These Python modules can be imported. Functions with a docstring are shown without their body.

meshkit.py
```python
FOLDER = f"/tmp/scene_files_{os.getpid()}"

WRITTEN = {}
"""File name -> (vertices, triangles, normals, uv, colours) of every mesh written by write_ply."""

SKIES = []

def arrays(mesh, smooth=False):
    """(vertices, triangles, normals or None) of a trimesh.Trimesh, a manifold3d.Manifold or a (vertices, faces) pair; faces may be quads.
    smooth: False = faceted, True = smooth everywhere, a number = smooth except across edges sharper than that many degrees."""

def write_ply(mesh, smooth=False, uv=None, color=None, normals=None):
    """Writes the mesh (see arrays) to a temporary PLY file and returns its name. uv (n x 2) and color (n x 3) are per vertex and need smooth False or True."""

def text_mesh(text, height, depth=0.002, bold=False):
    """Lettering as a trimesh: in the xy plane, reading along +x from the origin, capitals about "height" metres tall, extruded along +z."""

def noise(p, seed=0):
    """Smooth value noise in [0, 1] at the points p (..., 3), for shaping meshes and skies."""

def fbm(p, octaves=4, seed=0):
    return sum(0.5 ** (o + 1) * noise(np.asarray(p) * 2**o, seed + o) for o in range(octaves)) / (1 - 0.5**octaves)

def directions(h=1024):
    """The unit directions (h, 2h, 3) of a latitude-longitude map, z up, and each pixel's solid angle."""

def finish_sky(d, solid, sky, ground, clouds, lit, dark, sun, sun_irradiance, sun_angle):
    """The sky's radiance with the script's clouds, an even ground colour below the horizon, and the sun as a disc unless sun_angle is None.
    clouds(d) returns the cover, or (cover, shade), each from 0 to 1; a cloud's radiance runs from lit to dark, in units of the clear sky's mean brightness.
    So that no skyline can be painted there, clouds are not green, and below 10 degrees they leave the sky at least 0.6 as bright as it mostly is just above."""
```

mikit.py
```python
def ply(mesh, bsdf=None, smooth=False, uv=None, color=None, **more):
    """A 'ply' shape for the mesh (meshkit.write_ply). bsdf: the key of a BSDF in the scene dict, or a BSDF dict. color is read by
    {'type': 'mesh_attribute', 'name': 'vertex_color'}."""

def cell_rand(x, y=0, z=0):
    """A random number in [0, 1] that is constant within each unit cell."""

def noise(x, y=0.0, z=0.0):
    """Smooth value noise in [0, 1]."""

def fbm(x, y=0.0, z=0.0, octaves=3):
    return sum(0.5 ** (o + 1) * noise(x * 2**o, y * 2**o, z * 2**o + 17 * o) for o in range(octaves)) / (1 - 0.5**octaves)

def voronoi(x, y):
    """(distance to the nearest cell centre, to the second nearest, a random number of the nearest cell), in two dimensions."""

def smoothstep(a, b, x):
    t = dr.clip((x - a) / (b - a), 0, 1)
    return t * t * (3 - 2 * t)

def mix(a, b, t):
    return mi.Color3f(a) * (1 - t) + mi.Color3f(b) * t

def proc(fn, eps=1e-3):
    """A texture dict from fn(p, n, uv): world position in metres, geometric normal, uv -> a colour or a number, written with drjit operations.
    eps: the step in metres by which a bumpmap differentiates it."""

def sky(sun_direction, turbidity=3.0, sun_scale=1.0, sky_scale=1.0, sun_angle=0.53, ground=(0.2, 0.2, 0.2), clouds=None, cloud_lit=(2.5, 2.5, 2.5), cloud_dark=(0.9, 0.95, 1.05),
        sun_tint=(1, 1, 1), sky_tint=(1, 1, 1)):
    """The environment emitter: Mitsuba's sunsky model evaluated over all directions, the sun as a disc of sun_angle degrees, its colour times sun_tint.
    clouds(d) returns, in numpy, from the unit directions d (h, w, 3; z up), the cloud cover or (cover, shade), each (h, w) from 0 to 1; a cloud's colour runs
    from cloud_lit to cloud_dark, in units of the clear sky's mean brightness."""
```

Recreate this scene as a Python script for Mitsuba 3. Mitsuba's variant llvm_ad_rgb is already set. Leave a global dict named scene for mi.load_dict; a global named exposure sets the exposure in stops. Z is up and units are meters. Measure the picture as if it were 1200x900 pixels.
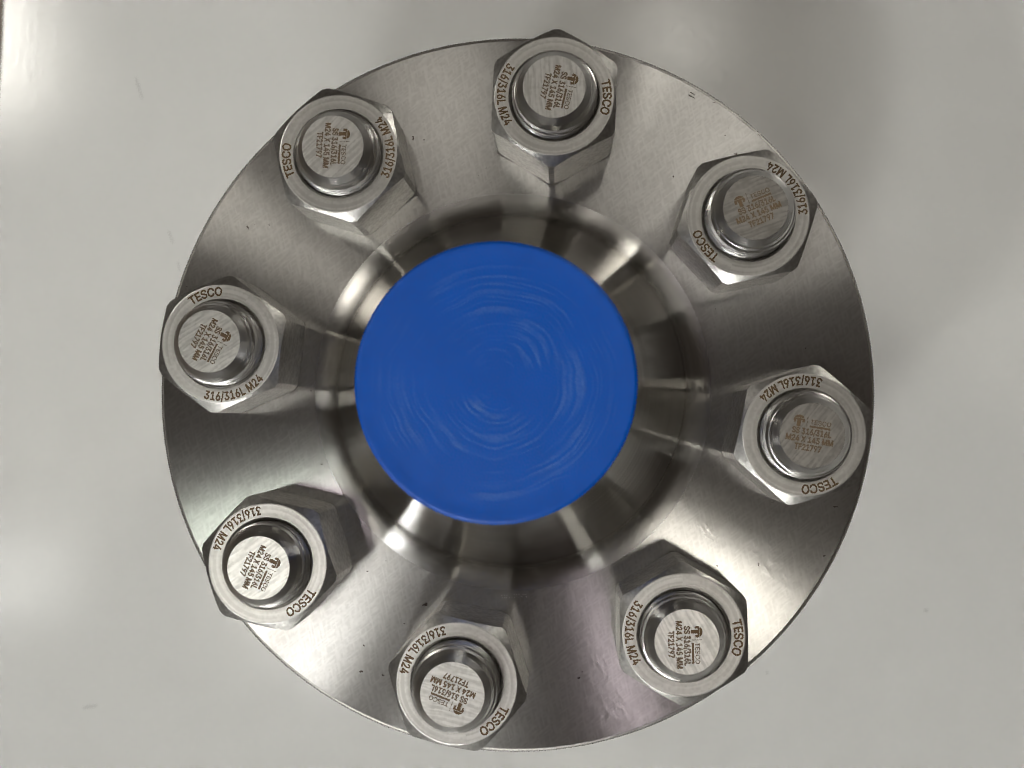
import math
import numpy as np
import trimesh
import manifold3d as m3
import drjit as dr
import mitsuba as mi
import mikit
import meshkit
from mikit import proc, noise, fbm, smoothstep, mix, cell_rand
from shapely.geometry import Polygon, Point, box as sbox
from shapely.ops import unary_union

T = mi.ScalarTransform4f
MM = 0.001
scene, labels = {}, {}

# ------------------------------------------------------------------ camera, exposure, lamps
exposure = 0.10
TABLE_Z = -0.152                       # the flange's upper face is z = 0
ORIGIN = np.array([0.015613, -0.008204, 0.301794])
FWD = np.array([-0.050993, 0.033826, -0.998126])
UP = [0.001726, 0.999428, 0.033782]
scene['camera'] = {
    'type': 'thinlens', 'fov': math.degrees(2 * math.atan(600 / 1175)), 'fov_axis': 'x',
    'aperture_radius': 0.0013, 'focus_distance': 0.279, 'near_clip': 0.01, 'far_clip': 50.0,
    'to_world': T().look_at(origin=ORIGIN.tolist(), target=(ORIGIN + FWD).tolist(), up=UP)}
scene['room_light'] = {'type': 'constant', 'radiance': {'type': 'rgb', 'value': [0.030, 0.025, 0.021]}}


def rgb(*v):
    return {'type': 'rgb', 'value': [float(x) for x in v]}


scene['lamp_housing_paint'] = {'type': 'twosided', 'bsdf': {'type': 'roughplastic', 'diffuse_reflectance': rgb(.5, .5, .5), 'alpha': .2}}


def lamp(key, az, zen, irr, color, half, label, height=2.0, square=False):
    """A ceiling lamp or added light, seen from the table in image azimuth az (degrees, clockwise from the right) and zenith angle zen."""
    a, z = math.radians(az), math.radians(zen)
    d = np.array([math.sin(z) * math.cos(a), -math.sin(z) * math.sin(a), math.cos(z)])
    pos = d * height / d[2] + [0, 0, TABLE_Z]
    dist = height / d[2]
    area = (4 * half * half) if square else math.pi * half * half
    L = irr * dist ** 2 / (area * d[2] ** 2)
    if square:
        body = trimesh.creation.box((2 * half + .03, 2 * half + .03, .02))
        body.apply_translation([0, 0, .012])
        face = trimesh.creation.box((2 * half, 2 * half, .004))
    else:
        body = trimesh.creation.cylinder(half + .012, .05, sections=48)
        body.apply_translation([0, 0, .028])
        face = trimesh.creation.cylinder(half, .004, sections=48)
    tw = T().translate(pos.tolist())
    scene[key + '__housing'] = {**mikit.ply(body, 'lamp_housing_paint'), 'to_world': tw}
    scene[key + '__diffuser'] = {**mikit.ply(face, 'lamp_housing_paint'), 'to_world': tw,
                                 'emitter': {'type': 'area', 'radiance': rgb(*[L * c for c in color])}}
    labels[key] = {'label': label, 'category': 'ceiling lamp'}


WARM, NEUT, COOL, PINK = (1.04, 1.0, .91), (1.0, 1.0, .965), (.98, 1.0, .99), (1.09, .95, 1.03)
GOLD, GREEN = (1.04, 1.0, .90), (.89, 1.06, .89)  # PINK and GREEN imitate diffraction colours on the turned face
lamp('ceiling_lamp', 133, 46, .32, NEUT, .14, 'round ceiling spotlight to the front left of the table')
lamp('ceiling_lamp_001', 108, 43, .41, NEUT, .14, 'round ceiling spotlight straight in front of the table')
lamp('ceiling_lamp_002', 162.9, 35.1, .016, NEUT, .05, 'small ceiling lamp whose glow falls on the left of the table')
lamp('ceiling_lamp_003', 215.1, 38, .0048, WARM, .07, 'small ceiling lamp whose glow falls on the upper left of the table')
lamp('ceiling_lamp_004', -72.6, 25.9, .020, WARM, .05, 'small ceiling lamp whose glow falls above the flange')
lamp('ceiling_lamp_005', 148, 21, .064, GOLD, .08, 'round yellowish ceiling lamp overhead to the front left')
lamp('ceiling_lamp_006', 46, 14, .064, GOLD, .08, 'round yellowish ceiling lamp nearly overhead, to the front right')
lamp('ceiling_lamp_007', 76, 16, .012, PINK, .045, 'small ceiling lamp overhead in front, given an added pink tint')  # pink tint added to colour the narrow streak on the flange
lamp('ceiling_lamp_008', 134, 21, .030, NEUT, .08, 'round white ceiling lamp overhead, in front of the yellowish left one')
lamp('ceiling_lamp_009', 250, 20, .020, WARM, .15, 'added round warm fill light overhead behind the table')  # added fill, lifts the upper part of the flange face
lamp('ceiling_lamp_010', 298, 20, .022, WARM, .15, 'added round warm fill light overhead to the back right')  # added fill for the upper right of the flange face
lamp('ceiling_lamp_011', 157, 15, .026, PINK, .06, 'small added rosy tint light nearly overhead to the left')  # added with the green one for iridescent streaks on the left
lamp('ceiling_lamp_012', 161, 20, .022, GREEN, .06, 'small added greenish tint light to the left, beside the rosy one')  # added green partner of the rosy light, for iridescent streaks
lamp('ceiling_lamp_013', 325, 20, .012, WARM, .12, 'added round warm fill light overhead to the right')  # weak added fill for reflections on the right of the flange
lamp('fill_panel', 98, 59, .26, NEUT, .36, 'added square fill light panel far off straight in front', square=True)  # added fill panel, supplies ambient light from the front
lamp('fill_panel_001', 310, 60, .19, WARM, .36, 'added square fill light panel far off to the back right', square=True)  # unseen panel added to raise the light level on the table
lamp('fill_panel_002', 212, 43, .20, WARM, .20, 'added square fill light panel to the back left', square=True)  # unseen panel added as broad ambient light from the back left


# ------------------------------------------------------------------ materials
def two(b):
    return {'type': 'twosided', 'bsdf': b}


def bump(tex, b, scale=1.0):
    return {'type': 'bumpmap', 'arbitrary': tex, 'scale': scale, 'bsdf': b}


def steel(au, av, col=(.60, .585, .56)):
    return {'type': 'roughconductor', 'material': 'none', 'distribution': 'beckmann', 'alpha_u': au, 'alpha_v': av,
            'specular_reflectance': rgb(*col) if isinstance(col, tuple) else col}


def blend(a, b, w):
    return {'type': 'blendbsdf', 'weight': w, 'a': a, 'b': b}


def scratch(x, y, along, across):
    """Ridged streak noise: long in x, fine in y."""
    return noise(x * along, y * across)


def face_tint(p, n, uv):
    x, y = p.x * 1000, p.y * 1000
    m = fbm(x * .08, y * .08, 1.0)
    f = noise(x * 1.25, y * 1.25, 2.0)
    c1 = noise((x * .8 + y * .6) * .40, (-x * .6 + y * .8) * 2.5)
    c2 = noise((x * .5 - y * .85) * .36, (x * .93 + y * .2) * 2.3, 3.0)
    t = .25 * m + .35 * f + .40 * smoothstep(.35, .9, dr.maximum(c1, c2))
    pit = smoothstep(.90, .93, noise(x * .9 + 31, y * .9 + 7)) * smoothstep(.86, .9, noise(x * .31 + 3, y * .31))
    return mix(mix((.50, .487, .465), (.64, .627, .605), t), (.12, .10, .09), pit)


def metal2(tex, au, av):
    """A rough metal with roughness au along u and av along v (au > av)."""
    return {'type': 'principled', 'base_color': tex, 'metallic': 1.0, 'roughness': (au * av) ** .25, 'anisotropic': (1 - av / au) / .9, 'specular': .5}


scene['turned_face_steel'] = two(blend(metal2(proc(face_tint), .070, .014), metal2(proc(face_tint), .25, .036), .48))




def hub_tint(p, n, uv):
    v = uv.y * 1000
    return mix((.54, .525, .50), (.70, .685, .655), noise(v * 1.4, uv.x * 8) * .65 + noise(v * .5, uv.x * 3, 5.0) * .35)


scene['turned_hub_steel'] = two(blend(steel(.010, .24, proc(hub_tint)), steel(.030, .36, proc(hub_tint)), .35))
scene['fillet_steel'] = two(blend(steel(.014, .26, proc(hub_tint)), steel(.04, .36, proc(hub_tint)), .5))
scene['edge_steel'] = two(steel(.25, .35))


def metal(tex, rough, aniso=0.0):
    return {'type': 'principled', 'base_color': tex, 'metallic': 1.0, 'roughness': rough, 'anisotropic': aniso, 'specular': .5}


def ring_tint(p, n, uv):
    v = uv.y * 1000
    g = noise(v * 2.0, uv.x * 4) * .6 + noise(p.x * 1600, p.y * 1600, p.z * 1600) * .4
    return mix((.55, .535, .505), (.70, .685, .655), smoothstep(.2, .8, g))


scene['nut_face_steel'] = two(metal(proc(ring_tint), .355))


def flat_relief(p, n, uv):
    return (noise(p.x * 1300, p.y * 1300, p.z * 700) + .5 * noise(p.x * 2600, p.y * 2600, p.z * 1500, )) * .000013




def flat_tint(p, n, uv):
    f = noise(p.x * 1500, p.y * 1500, p.z * 900) * .6 + noise(p.x * 700, p.y * 700, p.z * 500) * .4
    return mix((.47, .46, .435), (.60, .59, .56), smoothstep(.2, .8, f))


scene['milled_flat_steel'] = two(bump(proc(flat_relief, eps=3e-5), metal(proc(flat_tint), .37)))
scene['thread_steel'] = two({'type': 'principled', 'base_color': rgb(.58, .57, .55), 'metallic': 1.0, 'roughness': .30, 'specular': .5})


def saw_shade(uv):  # groove shading of the saw marks, put into the base colour
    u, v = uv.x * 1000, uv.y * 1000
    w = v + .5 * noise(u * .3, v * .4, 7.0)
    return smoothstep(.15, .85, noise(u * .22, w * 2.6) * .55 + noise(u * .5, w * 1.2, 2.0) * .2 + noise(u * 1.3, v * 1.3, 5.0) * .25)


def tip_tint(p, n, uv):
    return mix((.52, .505, .475), (.73, .715, .685), saw_shade(uv))


def lit_tint(p, n, uv):  # lighter base colour for ends that catch lamp light by saw angle
    return mix((.54, .53, .50), (.77, .755, .72), saw_shade(uv))


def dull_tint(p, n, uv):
    return mix((.30, .285, .26), (.48, .46, .43), saw_shade(uv))


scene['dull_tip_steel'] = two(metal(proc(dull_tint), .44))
scene['lit_tip_steel'] = two(metal(proc(lit_tint), .33))
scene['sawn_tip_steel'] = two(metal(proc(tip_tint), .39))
scene['laser_etch'] = two({'type': 'principled', 'base_color': rgb(.125, .080, .040), 'roughness': .6, 'metallic': .2, 'specular': .3})
scene['faint_etch'] = two({'type': 'principled', 'base_color': rgb(.175, .120, .068), 'roughness': .6, 'metallic': .3, 'specular': .3})
scene['dark_etch'] = two({'type': 'diffuse', 'reflectance': rgb(.07, .06, .05)})


def swirl(x, y):
    """Arcs of scuffing left by the mould and by handling, strongest away from the rim."""
    r = dr.sqrt(x * x + y * y)
    a = fbm(x * .09, y * .09, 3.0)
    c, q = x / dr.maximum(r, .01), y / dr.maximum(r, .01)
    s1 = smoothstep(.50, .90, noise(r * 1.5 + a * 4, c * 1.3 + 5, q * 1.3 + 5))
    s2 = smoothstep(.55, .95, noise(r * 2.1 + a * 7, c * 2.4 + 3, q * 2.4 + 3))
    patch = smoothstep(.28, .62, fbm(x * .10 + 4, y * .10, 9.0, octaves=2))
    hair = .40 + .60 * noise(x * 1.9 + y * .8, y * 2.3 - x * .5)
    return (s1 * .8 + s2 * .6) * patch * hair * (1 - smoothstep(25, 29.5, r))


def cap_relief(p, n, uv):
    x, y = p.x * 1000, p.y * 1000
    return swirl(x, y) * .000012 + fbm(x * .12, y * .12, 3.0) * .00008 + noise(x * 2.5, y * 2.5) * .000004


def cap_color(p, n, uv):
    x, y = p.x * 1000, p.y * 1000
    m = fbm(x * .1 + 3, y * .1, 6.0)
    return mix(mix((.0015, .088, .49), (.002, .098, .54), m), (.13, .27, .62), swirl(x, y) * .50)


scene['blue_plastic'] = two(bump(proc(cap_relief, eps=1e-4), {'type': 'roughplastic', 'diffuse_reflectance': proc(cap_color), 'alpha': .17, 'int_ior': 1.46, 'nonlinear': False}))


def table_relief(p, n, uv):
    x, y = p.x * 1000, p.y * 1000
    return (noise(x * .55, y * .55) + .5 * noise(x * 1.2 + 7, y * 1.2)) * .000020


MARKS = [(-183.5, 150.5, -180.5, 141.0, .45), (-167.0, 78.5, -165.0, 73.0, .4), (-162.5, 64.0, -161.5, 60.0, .35),
         (-204.0, -141.0, -198.5, -140.0, .6), (175, -93, 175.3, -93, .8), (105.5, -121, 105.7, -121, .6)]


def table_color(p, n, uv):
    x, y = p.x * 1000, p.y * 1000
    m = fbm(x * .03, y * .03, 2.0)
    c = mix((.775, .775, .755), (.80, .80, .78), m)
    k = mi.Float(0)
    for x0, y0, x1, y1, w in MARKS:
        dx, dy = x1 - x0, y1 - y0
        t = dr.clip(((x - x0) * dx + (y - y0) * dy) / (dx * dx + dy * dy), 0, 1)
        d = dr.sqrt(dr.square(x - x0 - t * dx) + dr.square(y - y0 - t * dy))
        k = dr.maximum(k, (1 - smoothstep(w * .5, w * 1.6, d)) * .22)
    return mix(c, (.22, .21, .20), k)


scene['white_laminate'] = two(bump(proc(table_relief, eps=1e-4), {'type': 'roughplastic', 'diffuse_reflectance': proc(table_color), 'alpha': .028, 'int_ior': 1.62}))
scene['edge_band'] = two({'type': 'roughplastic', 'diffuse_reflectance': rgb(.30, .25, .21), 'alpha': .2})
scene['gasket_fibre'] = two({'type': 'diffuse', 'reflectance': rgb(.06, .06, .065)})


# ------------------------------------------------------------------ mesh helpers
def add(key, v, f, n=None, uv=None, bsdf=None, tw=None):
    path = meshkit.write_ply((np.asarray(v, float), np.asarray(f, int)), False, uv, None, n)
    d = {'type': 'ply', 'filename': path, 'face_normals': n is None, 'bsdf': {'type': 'ref', 'id': bsdf}}
    if tw is not None:
        d['to_world'] = tw
    scene[key] = d
    return d


def lathe(pts, sections=256, crease=35):
    """Surface of revolution of the profile pts (r, z in mm; outside to the right of the walk upwards), with exact normals and
    uv = (angle / 2 pi, metres along the profile)."""
    pts = np.asarray(pts, float)
    pts = pts[np.r_[True, np.hypot(*np.diff(pts, axis=0).T) > 1e-6]]
    seg = np.diff(pts, axis=0)
    ln = np.hypot(*seg.T)
    nr = np.c_[seg[:, 1], -seg[:, 0]] / ln[:, None]
    s = np.r_[0, np.cumsum(ln)]
    V, N, U, F = [], [], [], []
    th = np.linspace(0, 2 * np.pi, sections + 1)
    c, sn = np.cos(th), np.sin(th)
    base = 0
    for i in range(len(seg)):
        na = nr[i] if i == 0 or nr[i] @ nr[i - 1] < math.cos(math.radians(crease)) else nr[i] + nr[i - 1]
        nb = nr[i] if i == len(seg) - 1 or nr[i] @ nr[i + 1] < math.cos(math.radians(crease)) else nr[i] + nr[i + 1]
        for k, nn in ((i, na), (i + 1, nb)):
            nn = nn / np.hypot(*nn)
            V.append(np.c_[pts[k, 0] * c, pts[k, 0] * sn, np.full(sections + 1, pts[k, 1])] * MM)
            N.append(np.c_[nn[0] * c, nn[0] * sn, np.full(sections + 1, nn[1])])
            U.append(np.c_[th / (2 * np.pi), np.full(sections + 1, s[k] * MM)])
        j = np.arange(sections)
        a, b, c2, d = base + j, base + j + 1, base + sections + 1 + j, base + sections + 2 + j
        F += [np.c_[a, b, d], np.c_[a, d, c2]]
        base += 2 * (sections + 1)
    return np.vstack(V), np.vstack(F), np.vstack(N), np.vstack(U)


def relief_lathe(pts, sections, step, height):
    """A lathe of one smooth profile, finely meshed (step in mm along it), displaced along its normals by height(x, y, z, s) in mm."""
    pts = np.asarray(pts, float)
    ln = np.r_[0, np.cumsum(np.hypot(*np.diff(pts, axis=0).T))]
    s = np.linspace(0, ln[-1], max(3, int(ln[-1] / step) + 1))
    r, z = np.interp(s, ln, pts[:, 0]), np.interp(s, ln, pts[:, 1])
    tr, tz = np.gradient(r, s), np.gradient(z, s)
    k = np.hypot(tr, tz)
    tr, tz = tr / k, tz / k
    th = np.linspace(0, 2 * np.pi, sections + 1)
    C, S_ = np.cos(th)[None], np.sin(th)[None]
    X, Y, Z = r[:, None] * C, r[:, None] * S_, np.repeat(z[:, None], sections + 1, 1)
    SS = np.repeat(s[:, None], sections + 1, 1)
    h = height(X, Y, Z, SS)
    h[:, -1] = h[:, 0]
    hs = np.gradient(h, s, axis=0)
    ht = (np.roll(h[:, :-1], -1, 1) - np.roll(h[:, :-1], 1, 1)) / (2 * th[1] * r[:, None])
    ht = np.c_[ht, ht[:, :1]]
    one = np.ones_like(X)
    n0 = np.stack([tz[:, None] * C, tz[:, None] * S_, -tr[:, None] * one], -1)
    ts = np.stack([tr[:, None] * C, tr[:, None] * S_, tz[:, None] * one], -1)
    tt = np.stack([-S_ * one, C * one, 0 * one], -1)
    N = n0 - hs[..., None] * ts - ht[..., None] * tt
    N /= np.linalg.norm(N, axis=-1, keepdims=True)
    V = (np.stack([X, Y, Z], -1) + h[..., None] * n0) * MM
    U = np.stack([np.repeat((th / (2 * np.pi))[None], len(s), 0), SS * MM], -1)
    i, j = np.meshgrid(np.arange(len(s) - 1), np.arange(sections), indexing='ij')
    a = (i * (sections + 1) + j).ravel()
    b, c, d = a + 1, a + sections + 1, a + sections + 2
    F = np.vstack([np.c_[a, b, d], np.c_[a, d, c]])
    return V.reshape(-1, 3), F, N.reshape(-1, 3), U.reshape(-1, 2)


def nz(*c, seed=0):
    return meshkit.noise(np.stack(np.broadcast_arrays(*[np.asarray(q, float) for q in c]), -1), seed)


def sstep(a, b, x):
    t = np.clip((x - a) / (b - a), 0, 1)
    return t * t * (3 - 2 * t)


def face_h(x, y, z, s):
    c1 = nz((x * .8 + y * .6) * .35, (-x * .6 + y * .8) * 1.5, 0)
    c2 = nz((x * .5 - y * .85) * .38, (x * .85 + y * .5) * 1.4, 3)
    m = sstep(.40, .62, meshkit.fbm(np.stack([x * .045, y * .045, x * 0 + 2], -1), 3))
    return (sstep(.55, .95, c1) + sstep(.6, .95, c2)) * (.2 + 1.1 * m) * .0030 + nz(x * 1.2, y * 1.2, 5) * .0022 + nz(np.hypot(x, y) * 1.3, 0, 7) * .0012


def hub_h(x, y, z, s):
    return nz(s * .9, 0, 1) * .012 + nz(s * .3, np.arctan2(y, x) * .6, 4) * .004


def arc(cx, cz, r, a0, a1, n=8):
    a = np.radians(np.linspace(a0, a1, n))
    return [(cx + r * math.cos(t), cz + r * math.sin(t)) for t in a]


def rotz(deg):
    return T().rotate([0, 0, 1], deg)


# ------------------------------------------------------------------ the table
def slab(key, x0, x1, y0, y1, z0, z1, bsdf):
    m = m3.Manifold.cube([x1 - x0 - .002, y1 - y0 - .002, z1 - z0 - .002]).translate([x0 + .001, y0 + .001, z0 + .001])
    corners = [m3.Manifold.sphere(.001, 12).translate([a, b, c]) for a in (x0 + .001, x1 - .001) for b in (y0 + .001, y1 - .001) for c in (z0 + .001, z1 - .001)]
    m = m3.Manifold.batch_hull(corners)
    scene[key] = mikit.ply(m, bsdf, smooth=30)


EDGE_X = -0.2372
slab('table_top', EDGE_X, .75, -.6, .6, TABLE_Z - .025, TABLE_Z, 'white_laminate')
scene['table_top']['to_world'] = T().translate([-.2487, .17, 0]).rotate([0, 0, 1], -1.6).translate([.2372, -.17, 0])
labels['table_top'] = {'label': 'white glossy laminate table top under the flange', 'category': 'table top', 'kind': 'structure'}
slab('floor', -2.5, 2.5, -2.5, 2.5, TABLE_Z - .78, TABLE_Z - .75, 'edge_band')
labels['floor'] = {'label': 'brownish floor beyond the left edge of the table', 'category': 'floor', 'kind': 'structure'}

# ------------------------------------------------------------------ the flange
R_OD, THICK = 107.95, 38.1
key = 'pipe_flange'
V, F, N, U = relief_lathe([(R_OD - 1.3, 0.0), (59.8, 0.0)], 1800, .32, face_h)
add(key + '__face', V, F, N, U[:, ::-1], 'turned_face_steel')
rim = [(60.0, -THICK), (R_OD - 1.0, -THICK), (R_OD, -THICK + 1)] + [(R_OD, -1.5)] + arc(R_OD - 1.5, -1.5, 1.5, 0, 82, 7) + [(R_OD - 1.3, 0.0)]
V, F, N, U = lathe(rim, 512, 50)
add(key + '__rim', V, F, N, U, 'edge_steel')
fil = arc(59.8, 9.0, 9.0, 270, 194, 22)                       # concave fillet between face and hub
hub = [fil[-1], (48.3, 13), (33.5, 46.5), (32.0, 49), (31.0, 51.5), (30.5, 55), (30.2, 66), (27, 66.4), (24.6, 66.4)]
V, F, N, U = relief_lathe([(59.8, 0.0)] + fil[1:], 768, .3, hub_h)
add(key + '__fillet', V, F, N, U, 'fillet_steel')
V, F, N, U = relief_lathe(hub, 768, .4, hub_h)
add(key + '__hub', V, F, N, U, 'turned_hub_steel')
def stamp(x, y, ang, rows, n, w, h, gap, seed, bsdf, name):
    rg = np.random.RandomState(seed)
    ms = []
    for rw in range(rows):
        for k in range(n):
            if rg.rand() < .22:
                continue
            b = trimesh.creation.box((w * rg.uniform(.4, 1.0), h * rg.uniform(.6, 1.2), .00006))
            b.apply_translation([(k - n / 2) * gap, (rw - rows / 2) * h * 3.2 + rg.uniform(-.3, .3) * h, .00003])
            ms.append(b)
    m = trimesh.util.concatenate(ms)
    m.apply_transform(trimesh.transformations.rotation_matrix(math.radians(ang), [0, 0, 1]))
    m.apply_translation([x, y, .00001])
    scene[name] = {**mikit.ply(m, bsdf), }


stamp(.0012, -.0611, 3, 2, 11, .00060, .00022, .00072, 5, 'edge_steel', 'pipe_flange__stamped_mark')
labels['pipe_flange__stamped_mark'] = {'label': 'faint stamped row of dashes at the foot of the hub'}
stamp(.0553, .0893, -32, 2, 3, .0011, .0003, .0006, 8, 'dark_etch', 'pipe_flange__punch_mark')
labels['pipe_flange__punch_mark'] = {'label': 'small dark scratch mark near the upper right rim'}
bore = [(24.6, 66.4), (24.6, -THICK - 2)]
V, F, N, U = lathe(bore, 128)
add(key + '__bore', V, F, N, U, 'edge_steel')
labels[key] = {'label': 'round stainless steel weld neck flange with polished turned face and tapered hub', 'category': 'pipe flange'}

key = 'pipe_flange_001'
zb = -THICK - 5.4 - THICK
V, F, N, U = lathe([(24.6, zb - 64), (30.2, zb - 64), (30.5, zb - 53), (33.5, zb - 46.5), (48.3, zb - 13), (51, zb - 5), (58, zb), (R_OD - 1, zb), (R_OD, zb + 1), (R_OD, zb + THICK - 1), (R_OD - 1, zb + THICK), (60, zb + THICK), (24.6, zb + THICK)], 256)
add(key + '__body', V, F, N, U, 'edge_steel')
labels[key] = {'label': 'mating steel flange clamped underneath the upper flange, its hub down on the table', 'category': 'pipe flange'}
V, F, N, U = lathe([(24.6, -THICK - 5.3), (62, -THICK - 5.3), (62, -THICK - .1), (24.6, -THICK - .1)], 128)
add('flange_gasket', V, F, N, U, 'gasket_fibre')
labels['flange_gasket'] = {'label': 'dark flat gasket ring squeezed between the two flanges', 'category': 'gasket'}

# ------------------------------------------------------------------ the blue cap
RC, ZC = 32.72, 72.7
top = [(RC, ZC - 1.6)] + arc(RC - 1.1, ZC - 1.1, 1.1, 0, 90, 8) + [(RC - 2.4, ZC - .22)] + [(r, ZC - .28) for r in (28, 24, 20, 16, 12, 8, 4, .02)]
V, F, N, U = lathe(top, 256, 60)
add('pipe_cap__top', V, F, N, U, 'blue_plastic')
V, F, N, U = lathe([(30.5, ZC - 22), (RC - .3, ZC - 22), (RC, ZC - 21.5), (RC, ZC - 1.6)], 256, 50)
add('pipe_cap__skirt', V, F, N, U, 'blue_plastic')
labels['pipe_cap'] = {'label': 'round blue plastic end cap with scuffed swirl marks pushed over the hub', 'category': 'pipe cap'}

# ------------------------------------------------------------------ nuts and studs
AF, HN, RR = 34.7, 24.0, 16.75
RC_HEX = AF / 2 / math.cos(math.pi / 6)


def nut_body():
    hexa = m3.CrossSection([[(RC_HEX * math.cos(k * math.pi / 3), RC_HEX * math.sin(k * math.pi / 3)) for k in range(6)]])
    hexa = hexa.offset(-.6, m3.JoinType.Miter).offset(.6, m3.JoinType.Round, 2.0, 48)
    h = m3.Manifold.extrude(hexa, HN)
    k = math.tan(math.radians(31))
    prof = [(0, 0), (17.1, 0), (19.55, 2.45 * k), (19.55, HN - (19.55 - RR) * k), (RR, HN), (0, HN)]
    cone = m3.Manifold.revolve(m3.CrossSection([prof]), 192)
    hole = m3.Manifold.revolve(m3.CrossSection([[(0, -1), (12.7, -1), (12.7, 0), (12.1, .6), (12.1, HN - .6), (12.75, HN), (12.75, HN + 1), (0, HN + 1)]]), 128)
    m = (h ^ cone) - hole
    return m.scale([MM] * 3)


NUT = mikit.ply(nut_body(), 'milled_flat_steel', smooth=16)
ann = [(RR + .02, HN + .0), (RR - .08, HN + .05), (12.8, HN + .05), (12.72, HN - .1)]


def ring_h(x, y, z, s):
    return (nz(s * 2.0, np.arctan2(y, x) * 1.2, 1) * .016 + nz(x * 1.3, y * 1.3, 2) * .010) * sstep(.12, .3, s) * (1 - sstep(3.75, 3.95, s))


V, F, N, U = relief_lathe(ann, 420, .17, ring_h)
NUTFACE = add('tmp', V, F, N, U, 'nut_face_steel')
del scene['tmp']


def text(s, h, bold=False, depth=3e-5):
    return meshkit.text_mesh(s, h, depth, bold)


def heavier(m, e):
    out = []
    for k, (dx, dy) in enumerate(((0, 0), (e, 0), (-e, 0), (0, e), (0, -e))):
        c = m.copy()
        c.apply_translation([dx, dy, k * 1e-6])
        out.append(c)
    return trimesh.util.concatenate(out)


def split_long(mesh, edge):
    v, f = trimesh.remesh.subdivide_to_size(mesh.vertices, mesh.faces, edge)
    return trimesh.Trimesh(v, f, process=False)


def bend(s, h, radius, span, outward):
    """Text along an arc about the nut's axis, centred on +y (outward: letter tops out) or -y (tops in)."""
    m = text(s, h, True)
    m = split_long(m, h * .5)
    v = m.vertices.copy()
    w = v[:, 0].max() - v[:, 0].min()
    x = (v[:, 0] - v[:, 0].min()) / w - .5
    y = v[:, 1] - h / 2
    if outward:
        t = math.pi / 2 - x * span
        r = radius + y
    else:
        t = -math.pi / 2 + x * span
        r = radius - y
    m.vertices = np.c_[r * np.cos(t), r * np.sin(t), v[:, 2]]
    return heavier(m, .00005)


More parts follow.
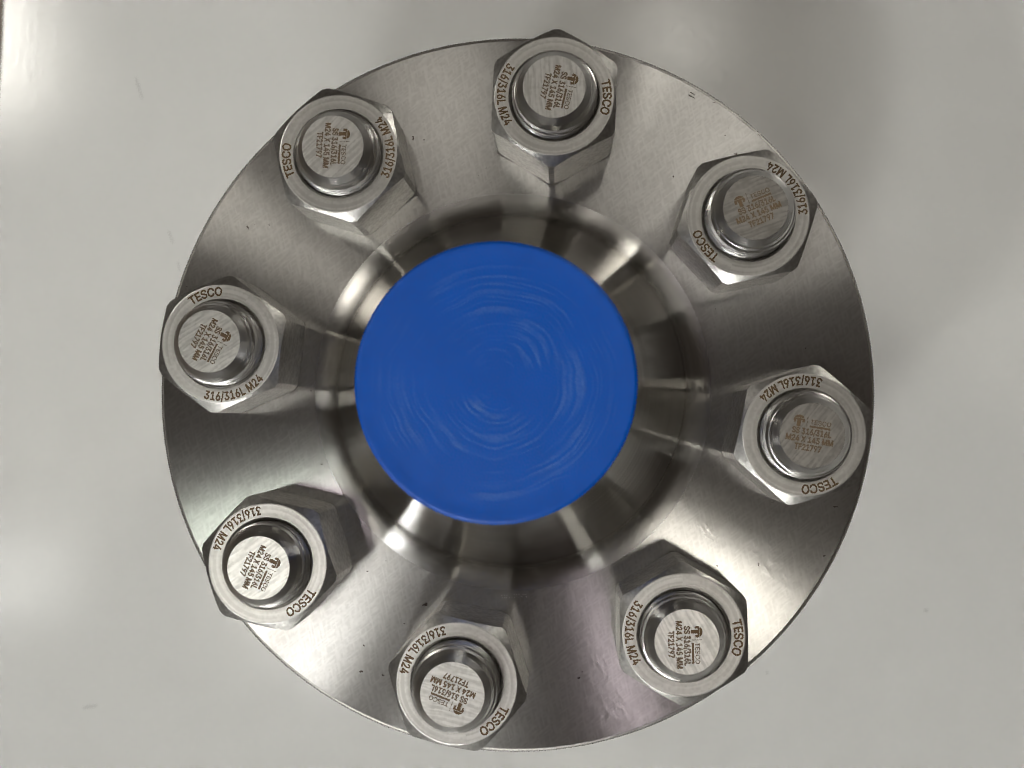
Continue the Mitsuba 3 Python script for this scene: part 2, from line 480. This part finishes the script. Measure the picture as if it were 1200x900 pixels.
NUTWORD = mikit.ply(bend('TESCO', .00235, .01480, math.radians(38), True), 'laser_etch')
NUTGRADE = mikit.ply(bend('316/316L M24', .00230, .01485, math.radians(68), False), 'laser_etch')


def logo_mesh():
    """The mark on the stud ends: a T under a rounded hood, a hairline bar, then the heavy word with a bar below it. Units mm."""
    disc_ = Point(0, 0).buffer(1.0, 24)
    hood = disc_.intersection(sbox(-1.2, .35, 1.2, 1.2))
    arms = disc_.difference(Point(0, -.35).buffer(.92, 24)).intersection(sbox(-1.2, -.55, 1.2, 1.2))
    bar = sbox(-.78, .12, .78, .36).intersection(disc_)
    stem = sbox(-.34, -1.05, .34, .3)
    slot = unary_union([sbox(-.55, -1.3, -.42, .12), sbox(.42, -1.3, .55, .12)])
    shape = unary_union([hood, arms, bar, stem, sbox(-.86, -.35, -.55, .3), sbox(.55, -.35, .86, .3)]).difference(slot).difference(sbox(-.9, .40, .9, .47))
    rule = sbox(1.38, -.95, 1.47, .95)
    under = sbox(1.95, -.95, 5.6, -.58)
    g = unary_union([shape, rule, under])
    parts = [trimesh.creation.extrude_polygon(q, .03, engine='earcut') for q in getattr(g, 'geoms', [g])]
    m = trimesh.util.concatenate(parts)
    m.apply_scale(MM)
    w = text('TESCO', .00078, True)
    x0, x1 = w.vertices[:, 0].min(), w.vertices[:, 0].max()
    w.vertices = (w.vertices - [x0, 0, 0]) * [.00365 / (x1 - x0), 1, 1] + [.00195, -.00036, 0]
    return trimesh.util.concatenate([m, w])


def line(s, h, width, cx, cy):
    w = text(s, h, True)
    x0, x1 = w.vertices[:, 0].min(), w.vertices[:, 0].max()
    w.vertices = (w.vertices - [(x0 + x1) / 2, h / 2, 0]) * [width / (x1 - x0), 1, 1] + [cx, cy, 0]
    return heavier(w, .00006)


lg = logo_mesh()
lg.apply_scale([1.5, 1.5, 1.0])
lg.apply_translation([-.0034, .0047, 0])
mk = trimesh.util.concatenate([lg, line('SS 316/316L', .00152, .0103, 0.0003, .0021), line('M24 X 145 MM', .00152, .0124, 0, 0),
                               line('TF21797', .00152, .0070, -.0001, -.0021)])
STUDTEXT = mikit.ply(mk, 'laser_etch')


def stud_shank():
    """Threaded shank (2 mm pitch) with a turned chamfer; the end face lies at z = 0 and the shank hangs below."""
    nt = 160
    z = np.r_[0, np.linspace(.06, 8, 130), np.linspace(8.15, 18, 66), 19.0, 145.0]
    th = np.linspace(0, 2 * np.pi, nt, endpoint=False)
    Z, TH = np.meshgrid(z, th, indexing='ij')
    ph = ((Z - 2.0 * TH / (2 * np.pi)) / 2.0) % 1.0
    tri = np.abs(ph - .5) * 2                      # 1 at root, 0 at crest
    r = 11.95 - 1.45 * np.clip((tri - .22) / .60, 0, 1)
    r = np.where(Z > 18.2, 11.0, r)
    ch = 8.55 + .12 * np.minimum(Z / .12, 1) + np.where(Z < 1.9, .86 * np.maximum(Z - .12, 0), 1.53 + .50 * (Z - 1.9))
    R = np.where(Z < 6, np.minimum(r, ch), r)
    R = R + .022 * np.sin(2 * np.pi * Z / .55) * (Z > .2) * (Z < 2.6)
    R = np.where(Z == 0, 8.55, R)
    V = np.stack([R * np.cos(TH), R * np.sin(TH), -Z], -1).reshape(-1, 3) * MM
    i, j = np.meshgrid(np.arange(len(z) - 1), np.arange(nt), indexing='ij')
    a, b = i * nt + j, i * nt + (j + 1) % nt
    c, d = a + nt, b + nt
    F = np.vstack([np.c_[a.ravel(), c.ravel(), b.ravel()], np.c_[b.ravel(), c.ravel(), d.ravel()]])
    return trimesh.Trimesh(V, F, process=False)


SHANK = mikit.ply(stud_shank(), 'thread_steel', smooth=26)


def tip_disc(seed):
    nr, nt = 46, 270
    rr = np.linspace(.02, 8.56, nr)
    th = np.linspace(0, 2 * np.pi, nt, endpoint=False)
    x, y = rr[:, None] * np.cos(th)[None], rr[:, None] * np.sin(th)[None]

    def h(x, y):
        v = y + .35 * nz(x * .25, seed * 7.0, 1)
        a = nz(x * .20 + seed * 5, v * 2.2, seed) * .014 + nz(x * .4 + 9, v * 3.0, seed + 3) * .006
        return a - sstep(.74, .9, nz(x * .12 + 3, v * 1.1, seed + 11)) * .014 + nz(x * .8, y * .9, seed + 20) * .012
    e = .05
    hx, hy = (h(x + e, y) - h(x - e, y)) / (2 * e), (h(x, y + e) - h(x, y - e)) / (2 * e)
    N = np.stack([-hx, -hy, np.ones_like(hx)], -1).reshape(-1, 3)
    N /= np.linalg.norm(N, axis=1, keepdims=True)
    V = np.stack([x, y, h(x, y) * (1 - sstep(8.2, 8.5, np.hypot(x, y)))], -1).reshape(-1, 3) * MM
    i, j = np.meshgrid(np.arange(nr - 1), np.arange(nt), indexing='ij')
    a, b = (i * nt + j).ravel(), (i * nt + (j + 1) % nt).ravel()
    F = np.vstack([np.c_[a, a + nt, b + nt], np.c_[a, b + nt, b], [(0, k, k + 1) for k in range(1, nt - 1)]])
    return V, F, N, V[:, :2].copy()


TIPS = {}


def tip_ply(seed):
    V, F, N, U = tip_disc(seed)
    d = add('tmp', V + [0, 0, .00001], F, N, U + [seed * .037, seed * .021], 'dull_tip_steel' if seed in (2, 3) else 'lit_tip_steel' if seed in (4, 6, 7) else 'sawn_tip_steel')
    del scene['tmp']
    return d


# x, y (mm), protrusion, stud dx, dy | hex corner angle, badge-up angle, text reading angle, saw-mark angle (all image degrees, clockwise) | text offset
BOLTS = [
    (-47.74, 66.35, 7.14, .13, .11, 17.3, 173, 93.5, -42, (-.2, -1.6), 'upper left'),
    (13.24, 81.83, 7.77, .07, .00, 32.5, 2.5, 103.5, 88, (0.3, -.2), 'top'),
    (66.71, 47.54, 10.51, -.03, .05, 48.3, 145, -22, -20, (.2, -1.6), 'upper right'),
    (81.33, -12.84, 8.85, .01, .03, 42.0, 74.4, 9.5, -52, (-.6, -1.3), 'right'),
    (48.40, -67.40, 7.95, -.18, -.10, 29.5, 2, 89, 62, (.75, -2.0), 'lower right'),
    (-13.88, -81.35, 11.05, .05, -.04, 12.0, 44, 201, 14, (.5, -1.9), 'bottom'),
    (-67.02, -48.84, 8.28, .00, -.01, 13.0, 48.5, 114, -36, (.2, -1.1), 'lower left'),
    (-81.01, 12.71, 8.97, .00, .03, 37.0, 252.5, 117.5, -33, (.1, -1.2), 'left'),
]
NUT_LABELS = [
    'steel hex nut at the upper left of the flange, its lettering running up both sides',
    'topmost steel hex nut, overlapping the upper rim of the flange',
    'steel hex nut around the stud with the coarse sawn end, at the upper right',
    'rightmost steel hex nut with fine concentric machining rings on its face',
    'bright pale steel hex nut at the lower right of the flange with dark upper sides',
    'lowest steel hex nut, at the bottom rim, with bright flats on both sides',
    'steel hex nut at the lower left of the flange, overhanging the lower left rim',
    'leftmost steel hex nut with its short word upright at the top',
]
STUD_LABELS = [
    'grey threaded stud end at the upper left of the flange with diagonal scratches',
    'topmost threaded stud end, standing in the nut that overlaps the upper rim',
    'threaded stud with coarse parallel saw marks on its end, at the upper right',
    'rightmost threaded stud end, dull grey with faint upright marking',
    'bright speckled threaded stud end at the lower right, ringed by a dark gap',
    'lowest threaded stud, its marking upside down, sticking far out of the bottom nut',
    'threaded stud end at the lower left of the flange with deep shadow on its right',
    'leftmost threaded stud, its bright silvery end covered in wavy scratches',
]
rs = np.random.RandomState(4)
for i, (x, y, h, sx, sy, hexa, up, rd, saw, (tu, tv), where) in enumerate(BOLTS):
    nk = 'hex_nut' + (f'_{i:03d}' if i else '')
    sk = 'threaded_stud' + (f'_{i:03d}' if i else '')
    at = T().translate([x * MM, y * MM, 0.00004])
    scene[nk + '__body'] = {**NUT, 'to_world': at @ rotz(-hexa)}
    scene[nk + '__bearing_face'] = {**NUTFACE, 'to_world': at @ rotz(float(rs.uniform(0, 360)))}
    tw = T().translate([x * MM, y * MM, (HN + .12) * MM]) @ rotz(-up - 90)
    scene[nk + '__word_lettering'] = {**NUTWORD, 'to_world': tw}
    scene[nk + '__grade_lettering'] = {**NUTGRADE, 'to_world': tw}
    labels[nk] = {'label': NUT_LABELS[i], 'category': 'nut', 'group': 'hex nuts around the flange'}
    px, py, pz = (x + sx) * MM, (y + sy) * MM, (HN + h) * MM
    st = T().translate([px, py, pz])
    scene[sk + '__shank'] = {**SHANK, 'to_world': st @ rotz(float(rs.uniform(0, 360)))}
    scene[sk + '__end_face'] = {**tip_ply(i), 'to_world': st @ rotz(-saw)}
    scene[sk + '__lettering'] = {**STUDTEXT, 'bsdf': {'type': 'ref', 'id': 'faint_etch' if i in (2, 3) else 'laser_etch'}, 'to_world': st @ rotz(-rd) @ T().translate([tu * MM, tv * MM, .00005])}
    labels[sk] = {'label': STUD_LABELS[i], 'category': 'stud', 'group': 'threaded studs in the flange'}
